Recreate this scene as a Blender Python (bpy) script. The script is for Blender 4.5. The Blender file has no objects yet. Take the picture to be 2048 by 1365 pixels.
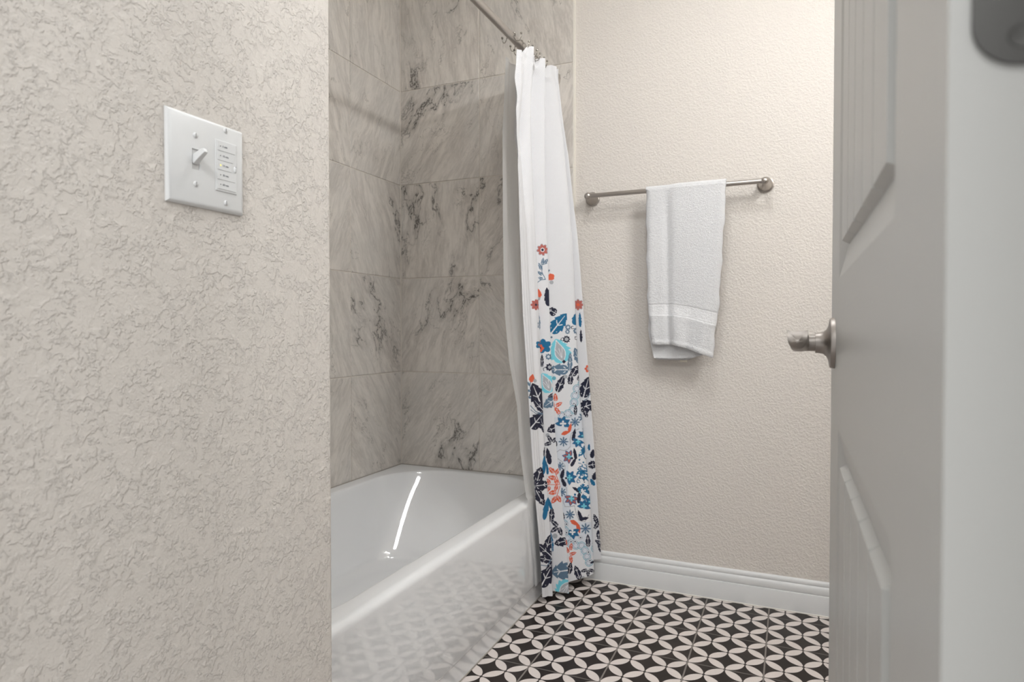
import bpy, bmesh, math, random
import numpy as np
from mathutils import Vector, Matrix

# ------------------------------------------------------------------ camera, world, lights, exposure
SC = bpy.context.scene
COL = SC.collection
F_PX, CAM, YAW, PITCH = 1283.74, (0.6736, -2.2774, 0.9532), 0.4110, -0.0181
cd = bpy.data.cameras.new('camera'); cam = bpy.data.objects.new('camera', cd); COL.objects.link(cam)
cam.location = CAM; cam.rotation_euler = (math.pi/2 + PITCH, 0, YAW)
cd.sensor_width = 36; cd.lens = F_PX*36/2048; cd.clip_start = 0.01
cd.dof.use_dof = True; cd.dof.focus_distance = 1.35; cd.dof.aperture_fstop = 7.0
SC.camera = cam
SC.view_settings.view_transform = 'Standard'; SC.view_settings.look = 'None'
SC.view_settings.gamma = 1; SC.view_settings.use_curve_mapping = False
SC.view_settings.exposure = 0.26
w = bpy.data.worlds.new('world'); SC.world = w; w.use_nodes = True
w.node_tree.nodes['Background'].inputs[0].default_value = (1.0, 1.0, 1.0, 1)
w.node_tree.nodes['Background'].inputs[1].default_value = 1.0

def area(name, loc, aim, size, power, col=(.975, .99, 1), sy=None):
    l = bpy.data.lights.new(name, 'AREA'); l.energy = power; l.color = col; l.size = size
    if sy: l.shape = 'RECTANGLE'; l.size_y = sy
    o = bpy.data.objects.new(name, l); COL.objects.link(o); o.location = loc
    o.rotation_euler = (Vector(aim)-Vector(loc)).to_track_quat('-Z', 'Y').to_euler()
    return o
def point(name, loc, power, r, col=(.975, .99, 1)):
    l = bpy.data.lights.new(name, 'POINT'); l.energy = power; l.color = col; l.shadow_soft_size = r
    o = bpy.data.objects.new(name, l); COL.objects.link(o); o.location = loc
    return o
for i, y in enumerate((-1.28, -1.08, -0.88)):
    point('vanity_bulb_light', (1.22, y, 2.13), 10.8, 0.04)
area('ceiling_light', (0.42, -0.95, 2.53), (0.42, -0.95, 0), 0.24, 7.0)
area('hall_light', (0.82, -3.2, 2.5), (0.35, 0.0, 0.5), 0.6, 22.0)

# ------------------------------------------------------------------ helpers
def lin(r, g, b):
    f = lambda c: ((c/255+.055)/1.055)**2.4 if c/255 > .04045 else c/255/12.92
    return (f(r), f(g), f(b), 1)
def new_mat(name, col=(.8, .8, .8, 1), rough=.5, metal=0, **kw):
    m = bpy.data.materials.new(name); m.use_nodes = True
    b = m.node_tree.nodes['Principled BSDF']
    b.inputs['Base Color'].default_value = col; b.inputs['Roughness'].default_value = rough
    b.inputs['Metallic'].default_value = metal
    for k, v in kw.items(): b.inputs[k].default_value = v
    return m
class NT:
    def __init__(s, m): s.t = m.node_tree; s.b = s.t.nodes['Principled BSDF']
    def n(s, typ, **kw):
        nd = s.t.nodes.new(typ)
        for k, v in kw.items():
            if k == 'ins':
                for a, c in v.items():
                    if isinstance(c, bpy.types.NodeSocket): s.t.links.new(c, nd.inputs[a])
                    else: nd.inputs[a].default_value = c
            else: setattr(nd, k, v)
        return nd
    def math(s, op, a, b=None, c=None):
        ins = {0: a}
        if b is not None: ins[1] = b
        if c is not None: ins[2] = c
        return s.n('ShaderNodeMath', operation=op, ins=ins).outputs[0]
    def ramp(s, v, lo, hi, a=0.0, b=1.0, smooth=True):
        nd = s.n('ShaderNodeMapRange', ins={0: v, 1: lo, 2: hi, 3: a, 4: b})
        nd.interpolation_type = 'SMOOTHSTEP' if smooth else 'LINEAR'
        return nd.outputs[0]
    def mix(s, f, a, b):
        nd = s.n('ShaderNodeMix', data_type='RGBA')
        for i, v in ((0, f), (6, a), (7, b)):
            if isinstance(v, bpy.types.NodeSocket): s.t.links.new(v, nd.inputs[i])
            else: nd.inputs[i].default_value = v
        return nd.outputs[2]
    def noise(s, vec, scale, detail=3, rough=.5, dist=0, out=0):
        return s.n('ShaderNodeTexNoise', ins={'Vector': vec, 'Scale': scale, 'Detail': detail, 'Roughness': rough, 'Distortion': dist}).outputs[out]
    def link(s, a, b): s.t.links.new(a, b)
    def bump(s, h, strength, dist):
        nd = s.n('ShaderNodeBump', ins={'Height': h, 'Strength': strength, 'Distance': dist})
        s.link(nd.outputs[0], s.b.inputs['Normal'])
def obj(name, me, mat=None, parent=None, smooth=None, bevel=None):
    o = bpy.data.objects.new(name, me); COL.objects.link(o)
    if mat:
        for m in (mat if isinstance(mat, (list, tuple)) else [mat]): me.materials.append(m)
    if parent: o.parent = parent
    if smooth is not None:
        me.polygons.foreach_set('use_smooth', [True]*len(me.polygons))
        if smooth < 180: me.set_sharp_from_angle(angle=math.radians(smooth))
    if bevel:
        b = o.modifiers.new('bevel', 'BEVEL'); b.width = bevel; b.segments = 3; b.limit_method = 'ANGLE'
    return o
def from_bm(bm):
    me = bpy.data.meshes.new('mesh'); bmesh.ops.recalc_face_normals(bm, faces=bm.faces[:]); bm.to_mesh(me); bm.free(); return me
def pyd(v, f):
    me = bpy.data.meshes.new('mesh'); me.from_pydata([tuple(a) for a in v], [], f); me.update(); return me
def add_box(bm, x0, x1, y0, y1, z0, z1):
    v = [bm.verts.new((x, y, z)) for x in (x0, x1) for y in (y0, y1) for z in (z0, z1)]
    for f in ((0, 1, 3, 2), (4, 6, 7, 5), (0, 4, 5, 1), (2, 3, 7, 6), (0, 2, 6, 4), (1, 5, 7, 3)):
        bm.faces.new([v[i] for i in f])
def boxes(*bs):
    bm = bmesh.new()
    for b in bs: add_box(bm, *b)
    return from_bm(bm)
def lathe_bm(bm, prof, origin, axis, seg=40, cap=True):
    ax = Vector(axis).normalized(); q = Vector((0, 0, 1)).rotation_difference(ax); o = Vector(origin)
    rings = []
    for r, h in prof:
        rings.append([bm.verts.new(o + q @ Vector((r*math.cos(2*math.pi*i/seg), r*math.sin(2*math.pi*i/seg), h))) for i in range(seg)])
    for a, b in zip(rings, rings[1:]):
        for i in range(seg): bm.faces.new((a[i], a[(i+1) % seg], b[(i+1) % seg], b[i]))
    if cap: bm.faces.new(rings[0][::-1]); bm.faces.new(rings[-1])
def lathe(prof, origin, axis, seg=40):
    bm = bmesh.new(); lathe_bm(bm, prof, origin, axis, seg); return from_bm(bm)
def tube_bm(bm, pts, r, seg=10, closed=False):
    pts = [Vector(p) for p in pts]; n = len(pts); rings = []
    up = Vector((.31, .22, .92)).normalized()
    for i, p in enumerate(pts):
        d = (pts[(i+1) % n]-pts[i-1]) if closed else (pts[min(i+1, n-1)]-pts[max(i-1, 0)])
        d.normalize(); a = d.cross(up).normalized(); b = d.cross(a)
        rr = r[i] if isinstance(r, (list, tuple)) else r
        rings.append([bm.verts.new(p+a*rr*math.cos(2*math.pi*k/seg)+b*rr*math.sin(2*math.pi*k/seg)) for k in range(seg)])
    m = n if closed else n-1
    for i in range(m):
        A, B = rings[i], rings[(i+1) % n]
        for k in range(seg): bm.faces.new((A[k], A[(k+1) % seg], B[(k+1) % seg], B[k]))
    if not closed: bm.faces.new(rings[0][::-1]); bm.faces.new(rings[-1])
def struct(o, name=None):
    o['kind'] = 'structure'; return o
def thing(name, label, cat, loc=(0, 0, 0), group=None):
    o = bpy.data.objects.new(name, None); COL.objects.link(o); o.location = loc
    o.empty_display_size = .05
    tag(o, label, cat, group); return o
def tag(o, label, cat, group=None):
    o['label'] = label; o['category'] = cat
    if group: o['group'] = group
    return o
def child(name, me, mat, par, **kw):
    """mesh is written in world coordinates; re-expressed about its thing's base"""
    me.transform(Matrix.Translation(-Vector(world_loc(par))))
    return obj(name, me, mat, par, **kw)
def world_loc(o):
    l = Vector(o.location)
    while o.parent: o = o.parent; l += Vector(o.location)
    return l

# ------------------------------------------------------------------ materials
def wall_paint(strength=.85, dist=.0011, sc=1.0):
    m = new_mat('beige_textured_paint', lin(213, 207, 200), .62); t = NT(m)
    tc = t.n('ShaderNodeTexCoord').outputs['Object']
    wv = t.noise(tc, 26, 2, .5, out=1)
    vec = t.n('ShaderNodeVectorMath', operation='MULTIPLY_ADD', ins={0: wv, 1: (.010, .010, .010), 2: tc}).outputs[0]
    a = t.noise(vec, 112*sc, 5, .62, .15)
    plate = t.ramp(a, .44, .58)
    b = t.noise(tc, 270, 3, .6)
    big = t.ramp(t.noise(tc, 34, 2, .5), .45, .62)
    h = t.math('ADD', t.math('MULTIPLY', plate, t.math('SUBTRACT', 1.0, t.math('MULTIPLY', big, .75))), t.math('MULTIPLY', b, .60))
    if sc != 1.0:
        f1 = t.ramp(t.noise(vec, 150, 2, .5), .38, .64); f2 = t.noise(tc, 330, 2, .5)
        h = t.math('ADD', t.math('MULTIPLY', f1, .8), t.math('MULTIPLY', f2, .5))
    t.bump(h, strength, dist)
    return m
def tile_mat():
    m = new_mat('grey_marbled_tile', lin(172, 165, 157), .30); t = NT(m)
    uv = t.n('ShaderNodeTexCoord').outputs['UV']
    wv = t.noise(uv, 5, 3, .55, out=1)
    vec = t.n('ShaderNodeVectorMath', operation='MULTIPLY_ADD', ins={0: wv, 1: (.13, .13, .13), 2: uv}).outputs[0]
    vec2 = t.n('ShaderNodeVectorMath', operation='MULTIPLY_ADD', ins={0: wv, 1: (.045, .045, .045), 2: uv}).outputs[0]
    rot = t.n('ShaderNodeMapping', ins={'Vector': vec2, 'Rotation': (0, 0, math.radians(-24)), 'Scale': (3.8, .7, 1)}).outputs[0]
    streak = t.noise(rot, 6.5, 8, .68, .5)
    cloud = t.noise(vec, 3.2, 5, .6, .6)
    c = t.mix(t.ramp(streak, .40, .62), lin(188, 182, 175), lin(214, 208, 200))
    c = t.mix(t.ramp(cloud, .38, .66, 0, .55), c, lin(194, 191, 186))
    fine = t.noise(rot, 34, 6, .75)
    c = t.mix(t.ramp(fine, .42, .66, 0, .50), c, lin(224, 218, 211))
    # pale smears
    pale = t.math('MULTIPLY', t.ramp(t.noise(rot, 3.6, 7, .75, 1.2), .56, .70), t.ramp(t.noise(uv, 4.1, 2, .5), .48, .64))
    c = t.mix(t.math('MULTIPLY', pale, .75), c, lin(228, 223, 215))
    def vein(scale, wid, seed, mlo, mhi, rt=-18, ys=.55):
        v2 = t.n('ShaderNodeMapping', ins={'Vector': vec, 'Location': (seed, seed*.7, 0), 'Rotation': (0, 0, math.radians(rt)), 'Scale': (1.25, ys, 1)}).outputs[0]
        r = t.math('ABSOLUTE', t.math('SUBTRACT', t.noise(v2, scale, 9, .62, .25), .5))
        line = t.ramp(r, 0.0, wid, 1.0, 0.0)
        msk = t.ramp(t.noise(v2, scale*1.35, 2, .5), mlo, mhi)
        return t.math('MULTIPLY', line, msk)
    v1 = vein(2.6, .0075, 3.3, .50, .62)
    halo = vein(2.6, .05, 3.3, .50, .66)
    v3 = vein(4.4, .0045, 9.1, .50, .60, 20, .7)
    v4 = vein(7.0, .006, 14.7, .56, .66, -40, .5)
    c = t.mix(t.math('MULTIPLY', halo, .38), c, lin(112, 106, 100))
    c = t.mix(t.math('MULTIPLY', v1, .92), c, lin(58, 54, 50))
    c = t.mix(t.math('MULTIPLY', v3, .75), c, lin(78, 72, 66))
    c = t.mix(t.math('MULTIPLY', v4, .45), c, lin(96, 90, 84))
    t.link(c, t.b.inputs['Base Color'])
    t.bump(t.noise(rot, 26, 4, .6), .12, .001)
    return m
def floor_mat():
    m = new_mat('black_white_petal_tile', lin(42, 34, 31), .38); m.node_tree.nodes['Principled BSDF'].inputs['Specular IOR Level'].default_value = .30; t = NT(m)
    p = t.n('ShaderNodeTexCoord').outputs['Object']
    s = t.n('ShaderNodeSeparateXYZ', ins={0: p}); x, y = s.outputs[0], s.outputs[1]
    u = .1016; k = 1.0/u     # rotated lattice: a = u/sqrt2
    A = t.math('MULTIPLY', t.math('ADD', x, y), k); B = t.math('MULTIPLY', t.math('SUBTRACT', x, y), k)
    ax = t.math('ABSOLUTE', t.math('SUBTRACT', t.math('FRACT', A), .5))
    bx = t.math('ABSOLUTE', t.math('SUBTRACT', t.math('FRACT', B), .5))
    mx = t.math('MAXIMUM', ax, bx); mn = t.math('MINIMUM', ax, bx)
    o = t.math('SUBTRACT', 1.0, mx)
    d = t.math('SQRT', t.math('ADD', t.math('MULTIPLY', o, o), t.math('MULTIPLY', mn, mn)))
    white = t.ramp(d, .684, .700, 1.0, 0.0)
    # keep a dark gap at the nodes
    nx = t.math('SUBTRACT', .5, ax); ny = t.math('SUBTRACT', .5, bx)
    nd = t.math('SQRT', t.math('ADD', t.math('MULTIPLY', nx, nx), t.math('MULTIPLY', ny, ny)))
    white = t.math('MULTIPLY', white, t.ramp(nd, .05, .075))
    spk = t.noise(p, 500, 2, .6)
    wc = t.mix(t.ramp(spk, .5, .75), lin(216, 207, 202), lin(200, 190, 185))
    dk = t.mix(t.ramp(t.noise(p, 9, 3, .5), .4, .7), lin(30, 23, 20), lin(42, 34, 31))
    c = t.mix(white, dk, wc)
    def gr(v):
        f = t.math('ABSOLUTE', t.math('SUBTRACT', t.math('FRACT', t.math('ADD', t.math('DIVIDE', v, .2032), .5)), .5))
        return t.ramp(f, .0085, .0135, 1.0, 0.0)
    gy = gr(y)
    g = t.math('MAXIMUM', gr(x), t.math('MULTIPLY', gy, .55))
    c = t.mix(g, c, lin(128, 122, 117))
    t.link(c, t.b.inputs['Base Color'])
    t.link(t.math('MULTIPLY_ADD', g, .4, .36), t.b.inputs['Roughness'])
    t.bump(t.math('SUBTRACT', 1.0, g), .5, .001)
    return m
def white_paint(name, col, rough=.38, grain=False):
    m = new_mat(name, col, rough); t = NT(m)
    p = t.n('ShaderNodeTexCoord').outputs['Object']
    if grain:
        p = t.n('ShaderNodeMapping', ins={'Vector': p, 'Scale': (12, 12, .9)}).outputs[0]
        t.bump(t.noise(p, 12, 5, .7), .18, .0006)
    else: t.bump(t.noise(p, 60, 3, .6), .08, .0004)
    return m
def terry():
    m = new_mat('white_terry', lin(228, 230, 232), .95); t = NT(m)
    t.b.inputs['Sheen Weight'].default_value = .4
    p = t.n('ShaderNodeTexCoord').outputs['Object']
    a = t.noise(p, 420, 3, .7); b = t.noise(p, 130, 3, .65)
    at = t.n('ShaderNodeAttribute', attribute_name='band').outputs['Fac']
    h = t.math('MULTIPLY', t.math('ADD', a, t.math('MULTIPLY', b, .8)), t.math('SUBTRACT', 1.0, t.math('MULTIPLY', at, .45)))
    t.bump(h, .95, .0042)
    t.link(t.mix(t.ramp(a, .3, .7), lin(232, 233, 235), lin(246, 246, 247)), t.b.inputs['Base Color'])
    return m
def cloth_mat(name, col, waffle=True, transl=0):
    m = new_mat(name, col, .85); t = NT(m)
    if waffle:
        uv = t.n('ShaderNodeTexCoord').outputs['UV']
        s = t.n('ShaderNodeSeparateXYZ', ins={0: uv})
        a = t.math('SINE', t.math('MULTIPLY', s.outputs[0], 2*math.pi/.0058)); b = t.math('SINE', t.math('MULTIPLY', s.outputs[1], 2*math.pi/.0058))
        h = t.math('MULTIPLY', a, b)
        t.bump(t.math('ADD', h, t.math('MULTIPLY', t.noise(uv, 60, 3, .6), .8)), .35, .0009)
        t.link(t.mix(t.ramp(h, .2, .9, 0, .55), col, lin(196, 198, 203)), t.b.inputs['Base Color'])
    return m
def nickel(name, rough=.28, col=(.52, .49, .46, 1)):
    m = new_mat(name, col, rough, 1.0); t = NT(m)
    p = t.n('ShaderNodeTexCoord').outputs['Object']
    t.bump(t.noise(p, 500, 2, .5), .05, .0002)
    return m
M_WALL = wall_paint(); M_WALL_FAR = wall_paint(.9, .0011, 1.35); M_TILE = tile_mat(); M_FLOOR = floor_mat()
M_GROUT = new_mat('pale_grout', lin(214, 207, 198), .85)
M_TRIM = white_paint('white_trim_paint', lin(216, 217, 217), .34)
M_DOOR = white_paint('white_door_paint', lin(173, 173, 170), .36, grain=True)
M_CEIL = white_paint('white_ceiling', lin(235, 234, 230), .8)
M_TUB = new_mat('white_enamel', lin(229, 230, 231), .025); M_TUB.node_tree.nodes['Principled BSDF'].inputs['IOR'].default_value = 1.75
M_NICK = nickel('brushed_nickel', .3, (.43, .40, .37, 1)); M_ROD = nickel('brushed_rod_steel', .36, (.55, .52, .49, 1)); M_CHROME = nickel('chrome', .15, (.36, .34, .31, 1))
M_LEVER = nickel('satin_lever_nickel', .46, (.36, .33, .305, 1))
M_HINGE = nickel('dark_hinge_steel', .42, (.10, .098, .094, 1))
M_PLAS = new_mat('white_plastic', lin(222, 223, 223), .32)
M_CAULK = new_mat('caulk', lin(214, 210, 203), .7)
M_EDGE = new_mat('cream_tile_edge', lin(226, 221, 211), .5)

# ------------------------------------------------------------------ room shell
YW, YT, XT, YA = .084, .072, -.873, -1.453      # painted wall, tile face, left tile face, alcove near end
H = 2.62
struct(obj('floor', boxes((-.90, 1.45, -3.7, .18, -.05, 0)), M_FLOOR))
struct(obj('ceiling', boxes((-1.0, 1.47, -3.7, .2, H, H+.05)), M_CEIL))
struct(obj('wall_back', boxes((-1.0, 1.45, YW, YW+.1, 0, H)), M_WALL_FAR))
struct(obj('wall_right', boxes((1.35, 1.45, -2.15, YW, 0, H)), M_WALL))
struct(obj('wall_left', boxes((-1.0, XT-.012, YA, YW, 0, H)), M_WALL))
struct(obj('wall_entry', boxes((-1.0, 0, -2.15, YA, 0, H)), M_WALL, smooth=40, bevel=.006))
bmf = bmesh.new()
add_box(bmf, .001, .018, -2.15, -2.035, 0, H); add_box(bmf, .783, 1.35, -2.15, -2.035, 0, H); add_box(bmf, .018, .783, -2.15, -2.035, 2.063, H)
struct(obj('wall_front', from_bm(bmf), M_WALL))
struct(obj('trim_1', boxes((.018, .037, -2.15, -2.033, 0, 2.043), (.764, .783, -2.15, -2.033, 0, 2.043), (.018, .783, -2.15, -2.033, 2.043, 2.063)), M_TRIM))

def tile_wall(name, origin, ud, vd, nd, cols, rows, seedshift):
    """individual bevelled tiles in one mesh; uv in metres with a random shift and turn per tile"""
    rnd = random.Random(seedshift)
    o = Vector(origin); u = Vector(ud); v = Vector(vd); n = Vector(nd)
    V = []; Fc = []; UV = []; g = .0019; bv = .0012; th = .012
    for (c0, c1) in cols:
        for (r0, r1) in rows:
            du, dv = rnd.uniform(0, 60), rnd.uniform(0, 60); sx, sy = rnd.choice((-1, 1)), rnd.choice((-1, 1)); ra = math.radians(rnd.choice((-38, -25, -8, 5, 20, 34))); ca, sa = math.cos(ra), math.sin(ra)
            a0, a1, b0, b1 = c0+g, c1-g, r0+g, r1-g
            base = len(V)
            for (d, i) in ((0, 0), (th-bv*.6, 0), (th, bv)):
                for (p, q) in ((a0+i, b0+i), (a1-i, b0+i), (a1-i, b1-i), (a0+i, b1-i)):
                    V.append(o+u*p+v*q+n*d); UV.append((du+sx*(p*ca-q*sa), dv+sy*(p*sa+q*ca)))
            for lv in (0, 4):
                for i in range(4):
                    Fc.append((base+lv+i, base+lv+(i+1) % 4, base+lv+4+(i+1) % 4, base+lv+4+i))
            Fc.append((base+8, base+9, base+10, base+11))
    me = pyd(V, Fc)
    bm = bmesh.new(); bm.from_mesh(me); bmesh.ops.recalc_face_normals(bm, faces=bm.faces[:]); bm.to_mesh(me); bm.free()
    uvl = me.uv_layers.new(name='UVMap')
    li = np.empty(len(me.loops), int); me.loops.foreach_get('vertex_index', li)
    uvl.data.foreach_set('uv', np.array(UV)[li].ravel())
    return obj(name, me, M_TILE)
Z0, TH = .3722, .3996
rows = [(Z0+i*TH-(.006 if i == 0 else 0), min(Z0+(i+1)*TH, H-.002)) for i in range(6) if Z0+i*TH < H-.01]
XE = -.0958
t1 = tile_wall('wall_tile_back', (XT, YW, 0), (1, 0, 0), (0, 0, 1), (0, -1, 0), [(0, .3779), (.3779, XE-XT)], rows, 3)
struct(t1)
struct(obj('wall_grout_back', boxes((XT-.002, XE, YW-.0095, YW, .30, H-.002)), M_GROUT))
t2 = tile_wall('wall_tile_left', (XT-.012, YT, 0), (0, -1, 0), (0, 0, 1), (1, 0, 0), [(0, .3424), (.3424, .742), (.742, 1.1416), (1.1416, YT-YA-.012)], rows, 8)
struct(t2)
struct(obj('wall_grout_left', boxes((XT-.012, XT-.0025, YA, YT, .30, H-.002)), M_GROUT))
t3 = tile_wall('wall_tile_front', (XT, YA, 0), (1, 0, 0), (0, 0, 1), (0, 1, 0), [(0, .3779), (.3779, .73)], rows, 12)
struct(t3)
struct(obj('wall_grout_front', boxes((XT, -.143, YA, YA+.0095, .30, H-.002)), M_GROUT))
struct(obj('trim_2', boxes((XE-.001, XE+.0055, YT-.001, YW, 0, H-.002)), M_EDGE))

struct(obj('trim_4', boxes((XT-.001, XT+.0022, YT-.0022, YT+.001, .372, H-.002)), M_GROUT))
# baseboard along the back wall
prof = [(0, 0), (.015, 0), (.015, .0635), (.0143, .0655), (.0098, .0668), (.0098, .0685), (.0118, .0700), (.0128, .0745), (.0126, .082), (.0118, .088), (.0098, .0925), (.0074, .0945),
        (.0062, .0955), (.0062, .097), (.0078, .0982), (.0080, .1035), (.0068, .1085), (.0035, .1115), (0, .1125)]
def extrude_x(prof, x0, x1, yw):
    V = [(x, yw-d, z) for x in (x0, x1) for d, z in prof]; n = len(prof)
    F = [(i, i+1, n+i+1, n+i) for i in range(n-1)]+[tuple(range(n))[::-1], tuple(range(n, 2*n))]
    return pyd(V, F)
bb = struct(obj('baseboard_back', extrude_x(prof, XE+.006, 1.35, YW), M_TRIM, smooth=35))
rnd = random.Random(4)
bm = bmesh.new(); tube_bm(bm, [(XE+.006+i*(1.35-XE)/60, .0685-rnd.uniform(0, .0008), .0010+rnd.uniform(0, .0006)) for i in range(60)], .0027, 8)
struct(obj('trim_3', from_bm(bm), M_CAULK, smooth=60))
pr2 = [(0, 0), (.014, 0), (.014, .066), (.0095, .0685), (.0125, .075), (.0095, .0925), (.006, .0955), (.008, .103), (.0035, .1115), (0, .1125)]
me = pyd([(1.35-d, y, z) for y in (-2.035, .069) for d, z in pr2], [(i, i+1, len(pr2)+i+1, len(pr2)+i) for i in range(len(pr2)-1)])
struct(obj('baseboard_right', me, M_TRIM))

# ------------------------------------------------------------------ bathtub
def rrect(x0, x1, y0, y1, r, z, nc=14, ns=22):
    """corner order: +x+y, -x+y, -x-y, +x-y ; r may be 4 radii"""
    R = r if isinstance(r, (list, tuple)) else (r,)*4
    C = [(x1-R[0], y1-R[0], 0, R[0]), (x0+R[1], y1-R[1], 90, R[1]), (x0+R[2], y0+R[2], 180, R[2]), (x1-R[3], y0+R[3], 270, R[3])]
    pts = []
    for k, (cx, cy, a0, rr) in enumerate(C):
        arc = [(cx+rr*math.cos(math.radians(a0+90*i/nc)), cy+rr*math.sin(math.radians(a0+90*i/nc))) for i in range(nc+1)]
        pts += arc
        nx = C[(k+1) % 4]; e = (nx[0]+nx[3]*math.cos(math.radians(nx[2])), nx[1]+nx[3]*math.sin(math.radians(nx[2])))
        s = arc[-1]
        pts += [(s[0]+(e[0]-s[0])*i/ns, s[1]+(e[1]-s[1])*i/ns) for i in range(1, ns)]
    return [(p[0], p[1], z) for p in pts]
def tub():
    xo, yo0, yo1 = XT+.0015, YA+.0135, YT-.001
    xf = -.142
    L = []
    def outer(x1, z, r=.004): L.append(rrect(xo, x1, yo0, yo1, r, z))
    outer(xf, 0.0); outer(xf, .0590); outer(xf+.0006, .0608); outer(xf+.0034, .0640); outer(xf+.0042, .0665)
    xa = xf+.0042
    outer(xa, .20); outer(xa-.0005, .335)
    for a in range(0, 91, 10):     # rolled rim
        A = math.radians(a); outer(xa-.0005-.020*(1-math.cos(A)), .350+.0200*math.sin(A))
    zr = .370
    ix0, ix1, iy0, iy1 = -.818, -.203, -1.355, .036
    rr = [.19, .24, .2, .2]
    L.append(rrect(ix0-.012, ix1+.012, iy0-.012, iy1+.010, [q+.012 for q in rr], zr))
    for a in (25, 50, 75):
        A = math.radians(a); d = .014*math.sin(A); L.append(rrect(ix0-.012+d, ix1+.012-d, iy0-.012+d, iy1+.010-d*.8, [q+.012-d for q in rr], zr-.011*(1-math.cos(A))))
    zb = .075
    for t in np.linspace(0.06, 1, 16):
        # wall slope: steep first, easing into the bottom
        s = t; z = (zr-.012)-(zr-.012-zb-.03)*s
        L.append(rrect(ix0+.003+.055*s**1.3, ix1-.003-.06*s**1.3, iy0+.003+.06*s, iy1-.004-.24*s**1.05, [q*(1-.25*s) for q in rr], z))
    f = L[-1]; x0 = ix0+.058; x1 = ix1-.063; y0 = iy0+.063; y1 = iy1-.244
    for a in range(15, 91, 15):
        A = math.radians(a); d = .05*(1-math.cos(A)) if 0 else .05*math.sin(A)*math.tan(A/2)
        L.append(rrect(x0+d, x1-d, y0+d, y1-d*1.4, [max(.03, q*.75-d*.4) for q in rr], zb+.03*(1-math.sin(A))))
    n = len(L[0]); V = [p for l in L for p in l]; F = []
    for k in range(len(L)-1):
        for i in range(n): F.append((k*n+i, k*n+(i+1) % n, (k+1)*n+(i+1) % n, (k+1)*n+i))
    F.append(tuple(range((len(L)-1)*n, len(L)*n)))
    return pyd(V, F)
tb = thing('bathtub', 'white glossy alcove bathtub with a rolled front rim beside the tiled wall', 'bathtub', (-.5, -.69, 0))
child('tub_shell', tub(), M_TUB, tb, smooth=50)
child('drain', lathe([(.034, 0), (.036, .002), (.030, .004), (.012, .003), (.002, .003)], (-.5, -1.18, .0755), (0, 0, 1)), M_CHROME, tb, smooth=50)
bm = bmesh.new()
tube_bm(bm, [(XT+.001, YA+.02, .3705), (XT+.001, YT-.001, .3705)], .0022, 8); tube_bm(bm, [(XT+.001, YT-.001, .3705), (-.16, YT-.001, .3705)], .0022, 8)
tube_bm(bm, [(-.1415, YA+.002, .001), (-.1415, .0683, .001)], .0022, 8)
child('caulk_bead', from_bm(bm), new_mat('tub_caulk', lin(150, 144, 136), .6), tb, smooth=60)

# ------------------------------------------------------------------ shower rod and hooks
RX, RZ, RR = -.176, 1.921, .0125
rod = thing('shower_rod', 'brushed steel shower curtain rod spanning the alcove above the tub', 'curtain rod', (RX, -.69, RZ))
child('rod_tube', lathe([(RR, 0), (RR, 1.50)], (RX, YA+.014, RZ-.012), (0, 1, .004), 48), M_ROD, rod, smooth=60)
child('end_flange', lathe([(.030, 0), (.030, .006), (.020, .016), (.0175, .022)], (RX, YT-.0002, RZ-.005), (0, -1, 0)), M_ROD, rod, smooth=50)
child('end_flange', lathe([(.030, 0), (.030, .006), (.020, .016), (.0175, .022)], (RX, YA+.0125, RZ-.011), (0, 1, 0)), M_ROD, rod, smooth=50)
def make_hook(y, lean, n):
    rz = RZ-.012+.004*(y-YA)
    h = thing('shower_hook', '', 'curtain hook', (RX, y, rz), 'double ball hooks on the shower rod')
    bm = bmesh.new()
    R = RR+.0024
    def P(x, z, yy=0): return (RX+x, y+yy, rz+z)
    arc = [P(R*math.cos(math.radians(a)), R*math.sin(math.radians(a)), lean*math.sin(math.radians(a))) for a in range(-35, 216, 12)]
    tail_r = [P(R*.82+.004, -R*.57-.006, -lean*.5), P(.020, -.020, -lean*.5), P(.030, -.018, 0), P(.036, -.006, 0), P(.036, .002, 0)]
    tail_l = [P(-R*.82-.004, -R*.57-.006, -lean*.5), P(-.020, -.020, -lean*.5), P(-.028, -.017, 0), P(-.032, -.008, 0), P(-.032, -.002, 0)]
    tube_bm(bm, tail_r[::-1]+arc+tail_l, .0014, 8)
    child('hook_wire', from_bm(bm), M_CHROME, h, smooth=80)
    for (bx, bz, by) in ((.036, .004, 0), (-.032, 0, 0)):
        bm = bmesh.new(); bmesh.ops.create_uvsphere(bm, u_segments=16, v_segments=10, radius=.0040, matrix=Matrix.Translation(P(bx, bz, by)))
        child('ball_end', from_bm(bm), M_CHROME, h, smooth=180)
    bm = bmesh.new()
    for a in (58, 74, 90, 106, 122):
        A = math.radians(a); bmesh.ops.create_uvsphere(bm, u_segments=12, v_segments=8, radius=.0030, matrix=Matrix.Translation(P((R+.0012)*math.cos(A), (R+.0012)*math.sin(A), lean*math.sin(A))))
    child('roller_balls', from_bm(bm), M_CHROME, h, smooth=180)
    return h
HOOKS = [(-.335, .010), (-.268, .006), (-.235, -.004), (-.196, .004), (-.165, .003), (-.125, .004), (-.095, -.003), (-.045, .003), (-.02, .002), (.015, -.002)]
hl = {0: 'chrome ball hook on the rod, nearest the viewer and clear of the curtain', 1: 'chrome ball hook just in front of the tallest curtain pleat',
      5: 'chrome ball hook showing between the tall pleat and the next pleat'}
for i, (y, l) in enumerate(HOOKS):
    h = make_hook(y, l, i)
    if i in hl: h['label'] = hl[i]
    else: h['label'] = 'chrome ball hook crowded among the others behind the curtain pleats'

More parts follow.
